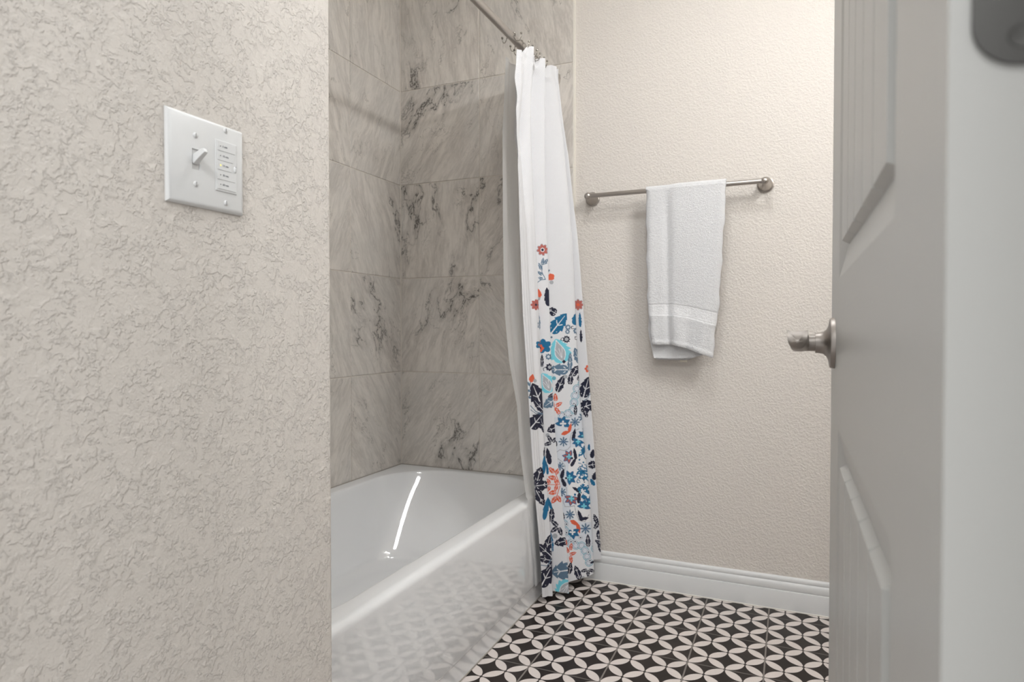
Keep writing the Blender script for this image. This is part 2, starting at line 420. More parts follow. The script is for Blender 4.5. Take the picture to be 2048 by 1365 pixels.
# ------------------------------------------------------------------ shower curtain
ZL = [1.885, 1.75, 1.6, 1.45, 1.3, 1.15, 1.0, .85, .7, .55, .4, .27, .14, .02]
CT = {
'L0': [(-.122, -.355), (-.130, -.344), (-.149, -.332), (-.144, -.32), (-.143, -.308), (-.141, -.296), (-.137, -.284), (-.133, -.272), (-.126, -.26), (-.122, -.248), (-.117, -.236), (-.11, -.225), (-.105, -.215), (-.103, -.205)],
'V0': [(-.160, -.30), (-.176, -.291), (-.185, -.282), (-.162, -.276), (-.147, -.272), (-.144, -.263), (-.139, -.253), (-.134, -.243), (-.127, -.234), (-.122, -.224), (-.115, -.214), (-.108, -.206), (-.103, -.198), (-.101, -.19)],
'P0': [(-.124, -.40), (-.14, -.387), (-.143, -.372), (-.143, -.358), (-.144, -.344), (-.143, -.329), (-.141, -.315), (-.135, -.3), (-.13, -.286), (-.127, -.271), (-.122, -.257), (-.115, -.244), (-.110, -.232), (-.109, -.22)],
'L1': [(-.134, -.25), (-.145, -.244), (-.147, -.238), (-.144, -.231), (-.139, -.225), (-.133, -.218), (-.128, -.212), (-.124, -.206), (-.117, -.199), (-.111, -.193), (-.104, -.186), (-.097, -.181), (-.091, -.175), (-.09, -.17)],
'L2': [(-.134, -.13), (-.138, -.13), (-.138, -.129), (-.135, -.129), (-.13, -.128), (-.123, -.128), (-.118, -.128), (-.112, -.127), (-.104, -.127), (-.093, -.126), (-.077, -.126), (-.062, -.126), (-.05, -.125), (-.045, -.125)],
'L3': [(-.128, -.03), (-.113, -.026), (-.099, -.022), (-.084, -.018), (-.071, -.014), (-.063, -.01), (-.057, -.006), (-.05, -.002), (-.043, .002), (-.031, .006), (-.016, .01), (-.006, .013), (.001, .017), (.008, .02)],
'L4': [(-.131, -.005), (-.113, -.002), (-.092, .001), (-.077, .004), (-.06, .008), (-.048, .011), (-.037, .014), (-.024, .017), (-.011, .02), (-.0, .024), (.01, .027), (.019, .030), (.027, .032), (.031, .035)]}
_zr = np.array(ZL)[::-1]
def ctab(k, z):
    a = np.array(CT[k])[::-1]
    return np.interp(z, _zr, a[:, 0]), np.interp(z, _zr, a[:, 1])
_lz = [.02, .14, .27, .4, .55, .7, .85, 1.0, 1.15, 1.3, 1.45, 1.6, 1.75, 1.885]      # liner plane: height, x
_lx = [-.127, -.129, -.131, -.138, -.155, -.161, -.168, -.175, -.182, -.189, -.195, -.202, -.205, -.208]
def curtain_nodes(z):
    """plan positions of the pleat line at height z (arrays)"""
    t = np.clip((1.9-z)/1.88, 0, 1)
    P0, L0, V0, L1, L2, L3, L4 = [ctab(k, z) for k in ('P0', 'L0', 'V0', 'L1', 'L2', 'L3', 'L4')]
    V1 = (np.minimum(L1[0], L2[0])-.044, L1[1]*.45+L2[1]*.55+.01)
    V2 = (L2[0]-.040, L2[1]+.035)
    V3 = (L3[0]-.022, (L3[1]+L4[1])/2)
    E = (L4[0]-.055, np.full_like(z, .055))
    lim = np.maximum(np.interp(z, _lz, _lx)+.018, np.interp(z, [1.80, 1.87], [-.23, -.158]))
    V0 = (np.maximum(V0[0], lim), V0[1]); V1 = (np.maximum(V1[0], lim), V1[1]); V2 = (np.maximum(V2[0], lim), V2[1]); V3 = (np.maximum(V3[0], lim), V3[1]); E = (np.maximum(E[0], lim), E[1])
    return [P0, L0, V0, L1, V1, L2, V2, L3, V3, L4, E]
# fixed chart that maps points of the cloth to the coordinates the print is drawn in
REF = (0.6736, -2.2774, 0.9532)
CAMR = np.array(Matrix.Rotation(0.4110, 3, 'Z') @ Matrix.Rotation(math.pi/2-0.0181, 3, 'X'))
def to_px(P):
    d = (P-np.array(REF)) @ CAMR
    return np.stack([1024+1283.74*d[..., 0]/-d[..., 2], 682.5-1283.74*d[..., 1]/-d[..., 2]], -1)
SEGC = [40, 30, 60, 40, 60, 34, 120, 26, 30, 44]          # columns per segment
def grid_xy(F, z):
    """F: (cols,) seg coordinate 0..9 ; z: (rows, cols)"""
    N = curtain_nodes(z); X = np.zeros_like(z); Y = np.zeros_like(z)
    for s in range(10):
        m = (F >= s) & (F <= s+1); f = F[m]-s
        e = (1-np.cos(math.pi*f))/2
        a, b = N[s], N[s+1]
        X[:, m] = a[0][:, m]*(1-e)+b[0][:, m]*e
        Y[:, m] = a[1][:, m]*(1-f)+b[1][:, m]*f
    return X, Y
def curtain():
    F = np.concatenate([np.linspace(s, s+1, c, endpoint=False) for s, c in enumerate(SEGC)]+[[10.0]])
    fi = np.minimum(F.astype(int), 9); fr = F-fi
    pk = np.array([0, 1, 0, 1, 0, 1, 0, 1, 0, 1, 0])   # which nodes are peaks
    fr = np.where(pk[fi+1] == 1, np.sin(fr*math.pi/2)**.55, 1-np.sin((1-fr)*math.pi/2)**.55)
    ztop = np.interp(fi+fr, range(11), [1.840, 1.846, 1.852, 1.906, 1.885, 1.912, 1.888, 1.922, 1.895, 1.922, 1.880])
    zbot = np.interp(F, range(11), [.028, .024, .022, .016, .020, .016, .020, .050, .085, .10, .105])
    f = np.concatenate([np.linspace(0, .70, 1120, endpoint=False), np.linspace(.70, 1, 150)])
    z = zbot[None, :]+(ztop-zbot)[None, :]*f[:, None]
    X, Y = grid_xy(F, z)
    # soft creases and gathers
    rn = np.random.RandomState(5)
    for k in range(7):
        fa, ph, zz = rn.uniform(2, 6), rn.uniform(0, 6), rn.uniform(1.5, 5)
        X += .0011*np.sin(fa*F[None, :]*1.7+ph+zz*z)*np.clip((z-.02)*2, 0, 1)*.6
    # hem stitching line at the top, slight scallop of the free edge
    gath = np.clip((z-1.55)/.35, 0, 1)
    X += gath*.0035*np.sin(F[None, :]*7.3+z*9)
    edge = np.exp(-F/.25)[None, :]
    Y += edge*(.006*np.sin(z*38)+.004*np.sin(z*71))*np.clip((z-1.4)*3, 0, 1)
    P = np.stack([X, Y, z], -1)
    R, C = z.shape
    ds = np.sqrt(np.diff(X, axis=1)**2+np.diff(Y, axis=1)**2).mean(0)
    S = np.concatenate([[0], np.cumsum(ds)])
    return F, P, S
def poly_faces(R, C):
    i = np.arange(R-1)[:, None]*C+np.arange(C-1)[None, :]
    return np.stack([i, i+1, i+C+1, i+C], -1).reshape(-1, 4)
def grid_mesh(P, S=None, V=None):
    R, C = P.shape[:2]; Fq = poly_faces(R, C); n = len(Fq)
    me = bpy.data.meshes.new('mesh')
    me.vertices.add(R*C); me.vertices.foreach_set('co', P.reshape(-1).astype(np.float32))
    me.loops.add(n*4); me.loops.foreach_set('vertex_index', Fq.ravel().astype(np.int32))
    me.polygons.add(n); me.polygons.foreach_set('loop_start', np.arange(0, n*4, 4, dtype=np.int32))
    me.update(calc_edges=True)
    me.polygons.foreach_set('use_smooth', np.ones(n, bool))
    if S is not None:
        uv = np.stack(np.broadcast_arrays(S[None, :], V), -1).reshape(-1, 2)
        l = me.uv_layers.new(name='UVMap'); l.data.foreach_set('uv', uv[Fq.ravel()].ravel().astype(np.float32))
    return me

# --- the print: every cell of the cloth gets one of these dyes
DYES = dict(ground=(219, 219, 221), navy=(24, 26, 48), teal=(18, 98, 138), slate=(88, 113, 134), aqua=(112, 196, 211), orange=(206, 92, 62), rose=(168, 92, 84),
            grey=(163, 165, 170), mist=(205, 210, 217), blue=(52, 92, 132), sea=(95, 160, 176), white=(222, 222, 223))
DN = list(DYES)
class Print:
    def __init__(s, px, py, lobe): s.px, s.py, s.l = px, py, lobe; s.c = np.zeros(px.shape, np.int8)
    def loc(s, lobe, x, y, rad, ang=0):
        m = (np.abs(s.px-x) < rad) & (np.abs(s.py-y) < rad) & (s.l == lobe)
        i = np.nonzero(m); dx = s.px[i]-x; dy = -(s.py[i]-y); a = math.radians(ang)
        return i, dx*math.cos(a)+dy*math.sin(a), -dx*math.sin(a)+dy*math.cos(a)
    def put(s, i, m, dye): s.c[tuple(k[m] for k in i)] = DN.index(dye)
    def leaf(s, lobe, x, y, ln, wd, ang, dye, vein='ground', teeth=4, base=0):
        i, a, b = s.loc(lobe, x, y, ln*.75, ang)
        t = a/ln+.5; t_ = np.clip(t, 0, 1)
        ab = np.abs(b)
        sh = np.sin(math.pi*t_**.75)**.7*(1-.26*((t_*teeth-ab/wd*.5) % 1.0))
        m = (t > 0) & (t < 1) & (ab < wd*.5*sh)
        s.put(i, m, dye)
        if vein:
            v = m & ((ab < wd*.035*(1.3-t_)) & (t < .88) | ((((t_*max(2, teeth-1)*.9-ab/wd*1.6) % 1.0) < .13) & (ab < wd*.24) & (t < .72) & (t > .15)))
            s.put(i, v, vein)
    def petals(s, lobe, x, y, r, n, dye, core=None, rc=.3, ang=0, depth=.3, ring=None):
        i, a, b = s.loc(lobe, x, y, r*1.2, ang)
        rr = np.hypot(a, b); th = np.arctan2(b, a)
        m = rr < r*(1-depth+depth*np.abs(np.cos(n*th/2)))
        s.put(i, m, dye)
        if ring: s.put(i, rr < r*rc*1.6, ring)
        if core: s.put(i, rr < r*rc, core)
    def star(s, lobe, x, y, r, n, dye, core='navy', ang=0):
        i, a, b = s.loc(lobe, x, y, r*1.2, ang)
        rr = np.hypot(a, b); th = np.arctan2(b, a)
        s.put(i, rr < r*np.abs(np.cos(n*th/2))**.8, dye); s.put(i, rr < r*.45*np.abs(np.cos(n*th/2)), core)
    def disc(s, lobe, x, y, r, dye, core=None):
        i, a, b = s.loc(lobe, x, y, r*1.1); rr = np.hypot(a, b); s.put(i, rr < r, dye)
        if core: s.put(i, rr < r*.45, core)
    def eye(s, lobe, x, y, r):
        i, a, b = s.loc(lobe, x, y, r*1.1); rr = np.hypot(a, b); th = np.arctan2(b, a)
        s.put(i, rr < r*(.85+.15*np.cos(9*th)), 'grey'); s.put(i, rr < r*.68, 'mist'); s.put(i, rr < r*.30, 'navy')
    def line(s, lobe, pts, wd, dye):
        for (x0, y0), (x1, y1) in zip(pts, pts[1:]):
            L = math.hypot(x1-x0, y1-y0); i, a, b = s.loc(lobe, (x0+x1)/2, (y0+y1)/2, L*.6+wd+1)
            ux, uy = (x1-x0)/max(L, 1e-6), -(y1-y0)/max(L, 1e-6)
            t = a*ux+b*uy; d = np.abs(-a*uy+b*ux)
            s.put(i, (np.abs(t) < L/2+wd*.3) & (d < wd/2), dye)
    def tulip(s, lobe, x, y, ln, ang):
        s.leaf(lobe, x, y, ln, ln*.95, ang, 'aqua', None, 5)
        i, a, b = s.loc(lobe, x, y, ln*.7, ang)
        t = a/ln+.5; w = ln*.19*np.clip(np.sin(math.pi*np.clip(t*1.15-.05, 0, 1)**.8), 0, 1)**1.3
        s.put(i, (t > .05) & (t < .95) & (np.abs(b) < w+ln*.03), 'white'); s.put(i, (t > .08) & (t < .92) & (np.abs(b) < w), 'grey')
        s.put(i, (t > .2) & (t < .6) & ((np.abs(b) < .5) | (np.abs(np.abs(b)-(t-.2)*ln*.35) < .45)), 'white')
    def scallop(s, lobe, pts, r, inside=(0, 0)):
        for k, (x, y) in enumerate(pts):
            i, a, b = s.loc(lobe, x, y, r*1.15); rr = np.hypot(a, b); th = np.arctan2(b, a)
            s.put(i, rr < r, 'sea'); s.put(i, rr < r*.86, 'mist')
            s.put(i, (np.abs(rr-r*.62) < r*.10) & (np.sin(th*11) > .1), 'blue')
    def sprig3(s, lobe, x, y, r, ang, dye='navy'):
        for k in (-75, 0, 75):
            A = math.radians(ang+k); s.leaf(lobe, x+math.cos(A)*r*.62, y-math.sin(A)*r*.62, r*1.05, r*.62, ang+k, dye, 'ground', 3)
    def bloom(s, lobe, x, y, r, petal, mid, ang):
        for k in (-100, -50, 0, 50, 100):
            A = math.radians(ang+k); s.leaf(lobe, x+math.cos(A)*r*.45, y-math.sin(A)*r*.45, r*1.0, r*.62, ang+k, 'blue', None, 1)
            s.leaf(lobe, x+math.cos(A)*r*.45, y-math.sin(A)*r*.45, r*.72, r*.38, ang+k, petal, None, 1)
        s.star(lobe, x, y, r*.38, 4, mid, mid)
def paint(P, F):
    R, C = P.shape[:2]
    pc = (P[:-1, :-1]+P[1:, 1:])/2; px = to_px(pc)
    fc = (F[:-1]+F[1:])/2
    lobe = np.zeros(C-1, int)
    lobe[fc < 4] = 1; lobe[(fc >= 4) & (fc < 6)] = 2; lobe[(fc >= 6) & (fc < 8)] = 3; lobe[fc >= 8] = 4
    X, Y = px[..., 0].copy(), px[..., 1].copy()
    for a, b in ((3, 4), (5, 6), (7, 8), (9, 10)):      # the far side of each pleat continues the print outwards
        m = np.nonzero((fc >= a) & (fc < b))[0]
        pk = X[:, m[0]-1]; X[:, m] = 2*pk[:, None]-X[:, m]
    L = np.broadcast_to(lobe[None, :], X.shape)
    p = Print(X, Y, L)
    # medallion ground on the wide pleat
    m = (L == 3) & (Y > 790) & (Y < 1112) & (X > 1104+np.clip((Y-830)*.07, -5, 30)+8*(np.abs(Y-960) > 130))
    m &= ~((Y < 835) & (X < 1143)); m &= ~((Y > 1088) & (X < 1160))
    p.c[m] = DN.index('mist')
    m = (L >= 3) & (Y > 895) & (Y < 1045) & (((X-1176)/40.)**2+((Y-962)/118.)**2 < 1); p.c[m & (L == 3)] = DN.index('white')
    lf, pe, st, di, ey = p.leaf, p.petals, p.star, p.disc, p.eye
    # ---- first pleat
    pe(1, 1072, 610, 11, 8, 'rose', 'navy', .2)
    p.line(1, [(1066, 790), (1060, 775), (1061, 760)], 1.6, 'slate')
    for (x, y, a) in ((1057, 768, 130), (1056, 781, 150), (1057, 795, 160), (1063, 757, 80)): lf(1, x, y, 12, 5, a, 'slate', None, 2)
    lf(1, 1064, 757, 17, 12, 80, 'orange', None, 1); di(1, 1070, 762, 3.5, 'grey')
    lf(1, 1074, 790, 50, 34, 112, 'navy'); lf(1, 1078, 812, 36, 17, 130, 'navy'); lf(1, 1074, 842, 40, 32, 50, 'navy'); lf(1, 1085, 850, 34, 12, 105, 'navy')
    p.line(1, [(1061, 812), (1072, 824), (1086, 828)], 1.6, 'slate'); p.line(1, [(1061, 820), (1072, 828), (1086, 829)], 1.2, 'slate')
    pe(1, 1080, 690, 9, 5, 'teal', 'rose', .4); lf(1, 1079, 650, 30, 8, 95, 'slate'); lf(1, 1084, 735, 40, 8, 95, 'teal')
    lf(1, 1089, 925, 50, 9, 85, 'teal', None, 3); lf(1, 1091, 900, 28, 8, 80, 'navy')
    lf(1, 1078, 950, 32, 23, 75, 'navy', 'ground', 3); lf(1, 1084, 971, 30, 25, 8, 'navy', 'ground', 3); lf(1, 1080, 996, 36, 21, -62, 'navy', 'ground', 3); lf(1, 1070, 973, 40, 6, 90, 'navy')
    lf(1, 1092, 1018, 46, 12, 80, 'teal', None, 3)
    lf(1, 1096, 1088, 38, 18, 75, 'navy'); lf(1, 1089, 1101, 38, 20, 138, 'navy'); lf(1, 1089, 1119, 36, 17, 168, 'navy')
    p.line(1, [(1082, 1131), (1094, 1133), (1102, 1120)], 1.6, 'slate')
    lf(1, 1093, 1153, 50, 32, 62, 'navy'); lf(1, 1101, 1132, 26, 10, 50, 'navy')
    # ---- second pleat
    pe(2, 1085, 500, 12.5, 8, 'grey', None, .3, 10, .28); pe(2, 1085, 500, 11, 8, 'rose', 'navy', .24, 10, .30, 'ground')
    p.line(2, [(1074, 566), (1082, 560), (1091, 559)], 1.6, 'slate'); p.line(2, [(1091, 559), (1084, 545), (1084, 530), (1094, 527)], 1.4, 'slate')
    for (x, y, a, l) in ((1085.5, 523, 80, 15), (1092, 523, 60, 11), (1080, 533, 110, 15), (1080, 547, 140, 12), (1081, 557, 160, 10)): lf(2, x, y, l, 7, a, 'slate', 'ground', 2)
    lf(2, 1078, 587, 19, 10, 100, 'orange', None, 1); di(2, 1077, 598, 3.5, 'grey')
    lf(2, 1095, 594, 38, 15, 95, 'navy', None, 4)
    lf(2, 1077, 640, 40, 7, 95, 'slate'); lf(2, 1078, 685, 22, 8, 100, 'rose', None, 2)
    pe(2, 1088, 693, 15, 5, 'teal', None, .3, 30, .35); pe(2, 1080, 697, 8, 5, 'orange', 'navy', .3)
    pe(2, 1097, 714, 6.5, 8, 'slate', 'mist', .4); pe(2, 1099, 735, 8, 8, 'navy', 'grey', .4); p.line(2, [(1088, 742), (1086, 738), (1090, 735), (1094, 738)], 1.2, 'navy')
    lf(2, 1084, 722, 26, 8, 90, 'navy')
    p.tulip(2, 1093, 766, 42, 115)
    lf(2, 1100, 806, 32, 24, 215, 'slate'); lf(2, 1105, 791, 20, 10, 200, 'navy')
    lf(2, 1106, 858, 26, 20, 205, 'navy', 'ground', 3); di(2, 1095, 871, 4, 'grey')
    p.sprig3(2, 1104, 886, 15, 120); lf(2, 1097, 913, 34, 12, 100, 'navy', None, 3); lf(2, 1093, 935, 30, 8, 100, 'teal', None)
    p.line(2, [(1094, 970), (1120, 970)], 1.5, 'orange'); p.line(2, [(1119, 968), (1112, 950), (1107, 938)], 1.4, 'orange'); p.line(2, [(1120, 972), (1114, 992), (1107, 1002)], 1.4, 'orange')
    for (x, y, a, l) in ((1103, 941, 130, 15), (1115, 943, 60, 14), (1104, 956, 170, 16), (1112, 963, 110, 13), (1097, 963, 120, 12), (1112, 977, 250, 13), (1097, 979, 240, 12), (1105, 986, 190, 16), (1108, 1001, 235, 16), (1118, 999, 300, 15)): lf(2, x, y, l, l*.68, a, 'orange', 'ground', 3)
    lf(2, 1103, 1030, 30, 14, 85, 'navy'); lf(2, 1098, 1005, 30, 8, 110, 'teal', None)
    p.sprig3(2, 1117, 1054, 17, 215); di(2, 1110, 1073, 5, 'grey'); lf(2, 1122, 1085, 28, 20, 195, 'navy', 'ground', 3)
    lf(2, 1103, 1085, 40, 9, 95, 'teal'); 
    lf(2, 1124, 1143, 44, 40, 188, 'slate', 'ground', 3); p.tulip(2, 1128, 1182, 46, 235)
    # ---- third, wide pleat
    lf(3, 1101, 555, 17, 14, 215, 'orange', None, 1); di(3, 1103, 565, 4, 'grey'); lf(3, 1097, 542, 7, 5, 30, 'slate', None)
    lf(3, 1104, 623, 20, 19, 150, 'navy', 'ground', 2)
    lf(3, 1118, 647, 50, 31, 52, 'teal'); di(3, 1103, 675, 2, 'slate')
    pe(3, 1136, 655, 6, 8, 'slate', 'mist', .4); pe(3, 1135, 664, 5, 8, 'slate', 'mist', .4); pe(3, 1133, 679, 7.5, 9, 'navy', 'grey', .5); p.line(3, [(1127, 683), (1122, 681), (1122, 677), (1126, 676)], 1.2, 'navy'); p.line(3, [(1131, 690), (1129, 696)], 1.2, 'orange')
    lf(3, 1152, 638, 26, 18, 80, 'teal', None, 3); p.line(3, [(1148, 658), (1143, 658), (1143, 653), (1147, 653)], 1.2, 'navy'); pe(3, 1153, 662, 7, 8, 'slate', 'mist', .4); p.line(3, [(1155, 680), (1150, 679), (1150, 674), (1154, 674)], 1.2, 'navy')
    p.tulip(3, 1119, 702, 50, 108); lf(3, 1155, 712, 34, 18, 110, 'slate')
    lf(3, 1117, 740, 40, 25, 180, 'slate', 'ground', 3); lf(3, 1140, 724, 38, 11, 88, 'slate'); i, a, b = p.loc(3, 1128, 724, 5); p.put(i, np.abs(a)+np.abs(b) < 4.2, 'navy')
    lf(3, 1121, 768, 36, 18, 68, 'navy', 'ground', 4); lf(3, 1141, 758, 24, 13, 85, 'navy', 'ground', 3); lf(3, 1150, 742, 24, 17, 60, 'navy', 'ground', 3); lf(3, 1160, 754, 18, 10, 60, 'navy', 'ground', 3); di(3, 1131, 754, 4, 'grey'); di(3, 1108, 757, 4, 'sea')
    p.scallop(3, [(1164, 768), (1154, 778), (1150, 792), (1148, 806), (1146, 820), (1136, 828), (1124, 832)], 8.5)
    for (x, y) in ((1153, 786), (1148, 808), (1129, 829), (1142, 832), (1164, 775)): ey(3, x, y, 4.2)
    lf(3, 1111, 795, 16, 10, 95, 'orange', 'ground', 2); lf(3, 1118, 809, 15, 9, 30, 'orange', 'ground', 2); lf(3, 1115, 822, 16, 9, 120, 'orange', 'ground', 2); p.line(3, [(1108, 806), (1110, 822)], 1.2, 'orange'); p.line(3, [(1110, 817), (1118, 811)], 1.1, 'orange')
    lf(3, 1151, 820, 22, 8, 88, 'navy'); 
    p.bloom(3, 1126, 848, 17, 'teal', 'white', 80); lf(3, 1140, 856, 20, 7, 75, 'orange', None, 1); lf(3, 1132, 866, 20, 8, 20, 'orange', None, 1)
    for (x, y, r) in ((1150, 845, 10), (1166, 835, 10), (1127, 884, 10), (1120, 933, 9), (1124, 985, 9), (1140, 1030, 10), (1171, 1058, 11)): st(3, x, y, r, 8, 'slate', 'blue')
    lf(3, 1112, 889, 13, 6, 80, 'navy'); 
    p.line(3, [(1113, 905), (1120, 900), (1128, 902), (1136, 899), (1141, 893), (1140, 880), (1143, 867), (1150, 862), (1158, 858)], 1.4, 'grey')
    p.line(3, [(1116, 918), (1124, 924), (1130, 932), (1130, 940), (1122, 946), (1121, 958), (1126, 968), (1133, 976), (1133, 990), (1126, 1003), (1130, 1014), (1140, 1014), (1149, 1012), (1152, 1026), (1158, 1042), (1170, 1044), (1178, 1030)], 1.4, 'grey')
    lf(3, 1148, 870, 26, 8, 80, 'navy', None, 2); p.bloom(3, 1156, 884, 13, 'teal', 'aqua', 250); p.bloom(3, 1168, 872, 14, 'teal', 'aqua', 90); lf(3, 1168, 857, 10, 7, 90, 'navy', None)
    p.bloom(3, 1138, 914, 15, 'rose', 'aqua', 170); lf(3, 1150, 908, 24, 8, 100, 'navy', None, 2); lf(3, 1147, 925, 20, 8, 60, 'navy', None, 2); di(3, 1144, 917, 2.2, 'navy')
    p.bloom(3, 1139, 956, 16, 'teal', 'aqua', 10); lf(3, 1125, 948, 20, 9, 75, 'navy', None, 2); lf(3, 1127, 965, 20, 9, 115, 'navy', None, 2); di(3, 1132, 957, 2.2, 'navy')
    p.bloom(3, 1143, 998, 16, 'rose', 'aqua', 260); lf(3, 1153, 980, 20, 8, 150, 'navy', None, 2); lf(3, 1158, 995, 26, 9, 85, 'navy', None, 2); di(3, 1150, 990, 2.4, 'teal')
    # lacy centre of teal and white dots
    rn = random.Random(2)
    def inside(x, y): return ((x-1174)/19.)**2+((y-946)/64.)**2 < 1
    for dye, cnt, lo, hi in (('teal', 46, 3.0, 5.0), ('white', 75, 1.8, 2.7), ('teal', 34, 1.0, 1.8), ('navy', 16, .9, 1.4), ('aqua', 6, 1.2, 1.8)):
        for k in range(cnt*2):
            x, y = rn.uniform(1153, 1192), rn.uniform(882, 1010)
            if inside(x, y): di(3, x, y, rn.uniform(lo, hi), dye)
    for (x, y) in ((1167, 898), (1160, 942), (1166, 975)): st(3, x, y, 6.5, 5, 'teal', 'teal')
    p.bloom(3, 1168, 1013, 15, 'teal', 'aqua', 80); lf(3, 1160, 1032, 24, 9, 110, 'navy', None, 2); lf(3, 1168, 1038, 20, 8, 10, 'navy', None, 2); p.bloom(3, 1182, 1004, 14, 'teal', 'aqua', 100)
    st(3, 1140, 1030, 10, 8, 'slate', 'blue'); lf(3, 1126, 1034, 18, 8, 90, 'navy')
    lf(3, 1150, 1047, 22, 9, 330, 'orange', None, 1); lf(3, 1157, 1058, 20, 8, 285, 'orange', None, 1); p.bloom(3, 1145, 1065, 16, 'teal', 'white', 280)
    p.scallop(3, [(1128, 1048), (1130, 1062), (1134, 1077), (1142, 1088), (1152, 1092), (1163, 1092), (1170, 1102), (1174, 1114), (1178, 1126), (1190, 1098)], 8)
    for (x, y) in ((1133, 1049), (1133, 1066), (1150, 1084), (1161, 1076), (1177, 1105), (1180, 1122), (1187, 1090), (1142, 1084)): ey(3, x, y, 4.6)
    lf(3, 1176, 1082, 26, 11, 92, 'navy', 'ground', 3)
    for (x, y, a) in ((1142, 1094, 80), (1146, 1108, 20), (1142, 1120, 280), (1134, 1100, 120), (1131, 1085, 100)): lf(3, x, y, 15, 8, a, 'orange', 'mist', 2)
    lf(3, 1140, 1137, 24, 12, 80, 'navy'); lf(3, 1155, 1146, 30, 15, 110, 'navy', 'ground', 3); p.sprig3(3, 1176, 1140, 13, 270); di(3, 1166, 1157, 4, 'grey'); lf(3, 1186, 1125, 12, 5, 20, 'navy', None)
    # ---- last narrow pleat
    pe(4, 1156, 610, 12, 8, 'grey', None); pe(4, 1156, 610, 10.5, 8, 'rose', 'orange', .3)
    pe(4, 1177, 738, 8, 6, 'orange', 'grey', .4); lf(4, 1160, 640, 30, 7, 92, 'teal', None); lf(4, 1162, 672, 26, 6, 92, 'navy', None)
    lf(4, 1172, 775, 44, 27, 75, 'navy'); lf(4, 1175, 812, 36, 28, 20, 'navy'); lf(4, 1170, 824, 24, 10, 110, 'navy'); p.line(4, [(1168, 802), (1176, 796), (1180, 788)], 1.4, 'slate')
    lf(4, 1185, 908, 18, 11, 80, 'navy', None); lf(4, 1186, 930, 20, 18, 10, 'navy'); lf(4, 1190, 952, 18, 12, 70, 'navy', None); lf(4, 1178, 895, 14, 6, 90, 'teal', None); lf(4, 1185, 965, 16, 9, 120, 'teal', None)
    for (x, y, a) in ((1191, 1038, 110), (1194, 1050, 60), (1197, 1070, 95), (1198, 1086, 150), (1200, 1096, 110)): lf(4, x, y, 20, 10, a, 'navy')
    lf(4, 1190, 850, 30, 10, 90, 'slate', None); lf(4, 1205, 800, 40, 20, 90, 'teal')
    return p.c.reshape(-1)
cur_t = thing('shower_curtain', 'white waffle shower curtain with a navy, teal and orange floral border, bunched by the wall', 'shower curtain', (-.1, -.1, .02))
F_, P_, S_ = curtain()
dye = paint(P_, F_)
me = grid_mesh(P_, S_, P_[..., 2])
me.polygons.foreach_set('material_index', dye.astype(np.int32))
mats = []
for k, c in DYES.items():
    mats.append(cloth_mat('cloth_ground_white' if k == 'ground' else 'print_'+k, lin(*c), k == 'ground'))
child('curtain_cloth', me, mats, cur_t)

# liner
def liner():
    zs = np.linspace(.068, 1.865, 240); n = 90
    ez = [.02, .14, .27, .4, .55, .7, .85, 1.0, 1.15, 1.3, 1.45, 1.6, 1.75, 1.885]
    ex = [-.127, -.129, -.131, -.138, -.155, -.161, -.168, -.175, -.182, -.189, -.195, -.202, -.205, -.208]
    ey = [-.235, -.243, -.272, -.298, -.306, -.317, -.366, -.384, -.379, -.368, -.356, -.342, -.320, -.300]
    f = np.linspace(0, 1, n)
    X0 = np.interp(zs, ez, ex)[:, None]; Y0 = np.interp(zs, ez, ey)[:, None]
    Z = np.repeat(zs[:, None], n, 1)
    out = np.clip((Z-.34)/.4, 0, 1)
    Yend = -.02
    Y = Y0+(Yend-Y0)*f[None, :]
    amp = .003+.006*out
    X = X0+(-.004)*f[None, :]*(1-out)+amp*np.sin(f[None, :]*math.pi*8+.4)*np.clip(f[None, :]*4, 0, 1)-amp*.2
    lim = np.where(Z < .385, -.1330, -9)
    X = np.maximum(X, lim)
    X = np.where(Z < .36, np.minimum(X, -.121), X)
    return grid_mesh(np.stack([X, Y, Z], -1), f*.4, Z)
m_lin = new_mat('frosted_liner', lin(240, 240, 240), .45); bs = m_lin.node_tree.nodes['Principled BSDF']
tl = NT(m_lin)
tr = tl.n('ShaderNodeBsdfTranslucent', ins={'Color': lin(243, 243, 243)}); tp = tl.n('ShaderNodeBsdfTransparent')
mx1 = tl.n('ShaderNodeMixShader', ins={0: .68, 1: bs.outputs[0], 2: tr.outputs[0]}); mx2 = tl.n('ShaderNodeMixShader', ins={0: .12, 1: mx1.outputs[0], 2: tp.outputs[0]})
tl.link(mx2.outputs[0], m_lin.node_tree.nodes['Material Output'].inputs[0])
ln = obj('shower_liner', liner(), m_lin)
tag(ln, 'plain frosted white shower liner hanging at the left side of the floral curtain', 'shower liner')

# ------------------------------------------------------------------ towel bar and towel
BX0, BX1, BY, BZ = -.021, .588, .019, 1.4465
tbar = thing('towel_bar', 'brushed nickel towel bar with two round flanges on the beige wall', 'towel bar', ((BX0+BX1)/2, YW, BZ))
child('bar', lathe([(.0082, 0), (.0082, BX1-BX0)], (BX0, BY, BZ), (1, 0, 0), 32), M_NICK, tbar, smooth=60)
for x in (BX0, BX1):
    pr = [(.0265, 0), (.0270, .003), (.0262, .006), (.0228, .0075), (.0225, .010), (.0205, .015), (.0165, .024), (.0125, .036), (.0105, .048), (.0105, .056)]
    po = child('mounting_post', lathe(pr, (x, YW-.0002, BZ), (0, -1, 0)), M_NICK, tbar, smooth=50)
    bm = bmesh.new(); bmesh.ops.create_uvsphere(bm, u_segments=32, v_segments=20, radius=.0128, matrix=Matrix.Translation((x, BY, BZ)) @ Matrix.Diagonal((1.06, 1.0, 1.0, 1)))
    child('end_ball', from_bm(bm), M_NICK, tbar, smooth=180)

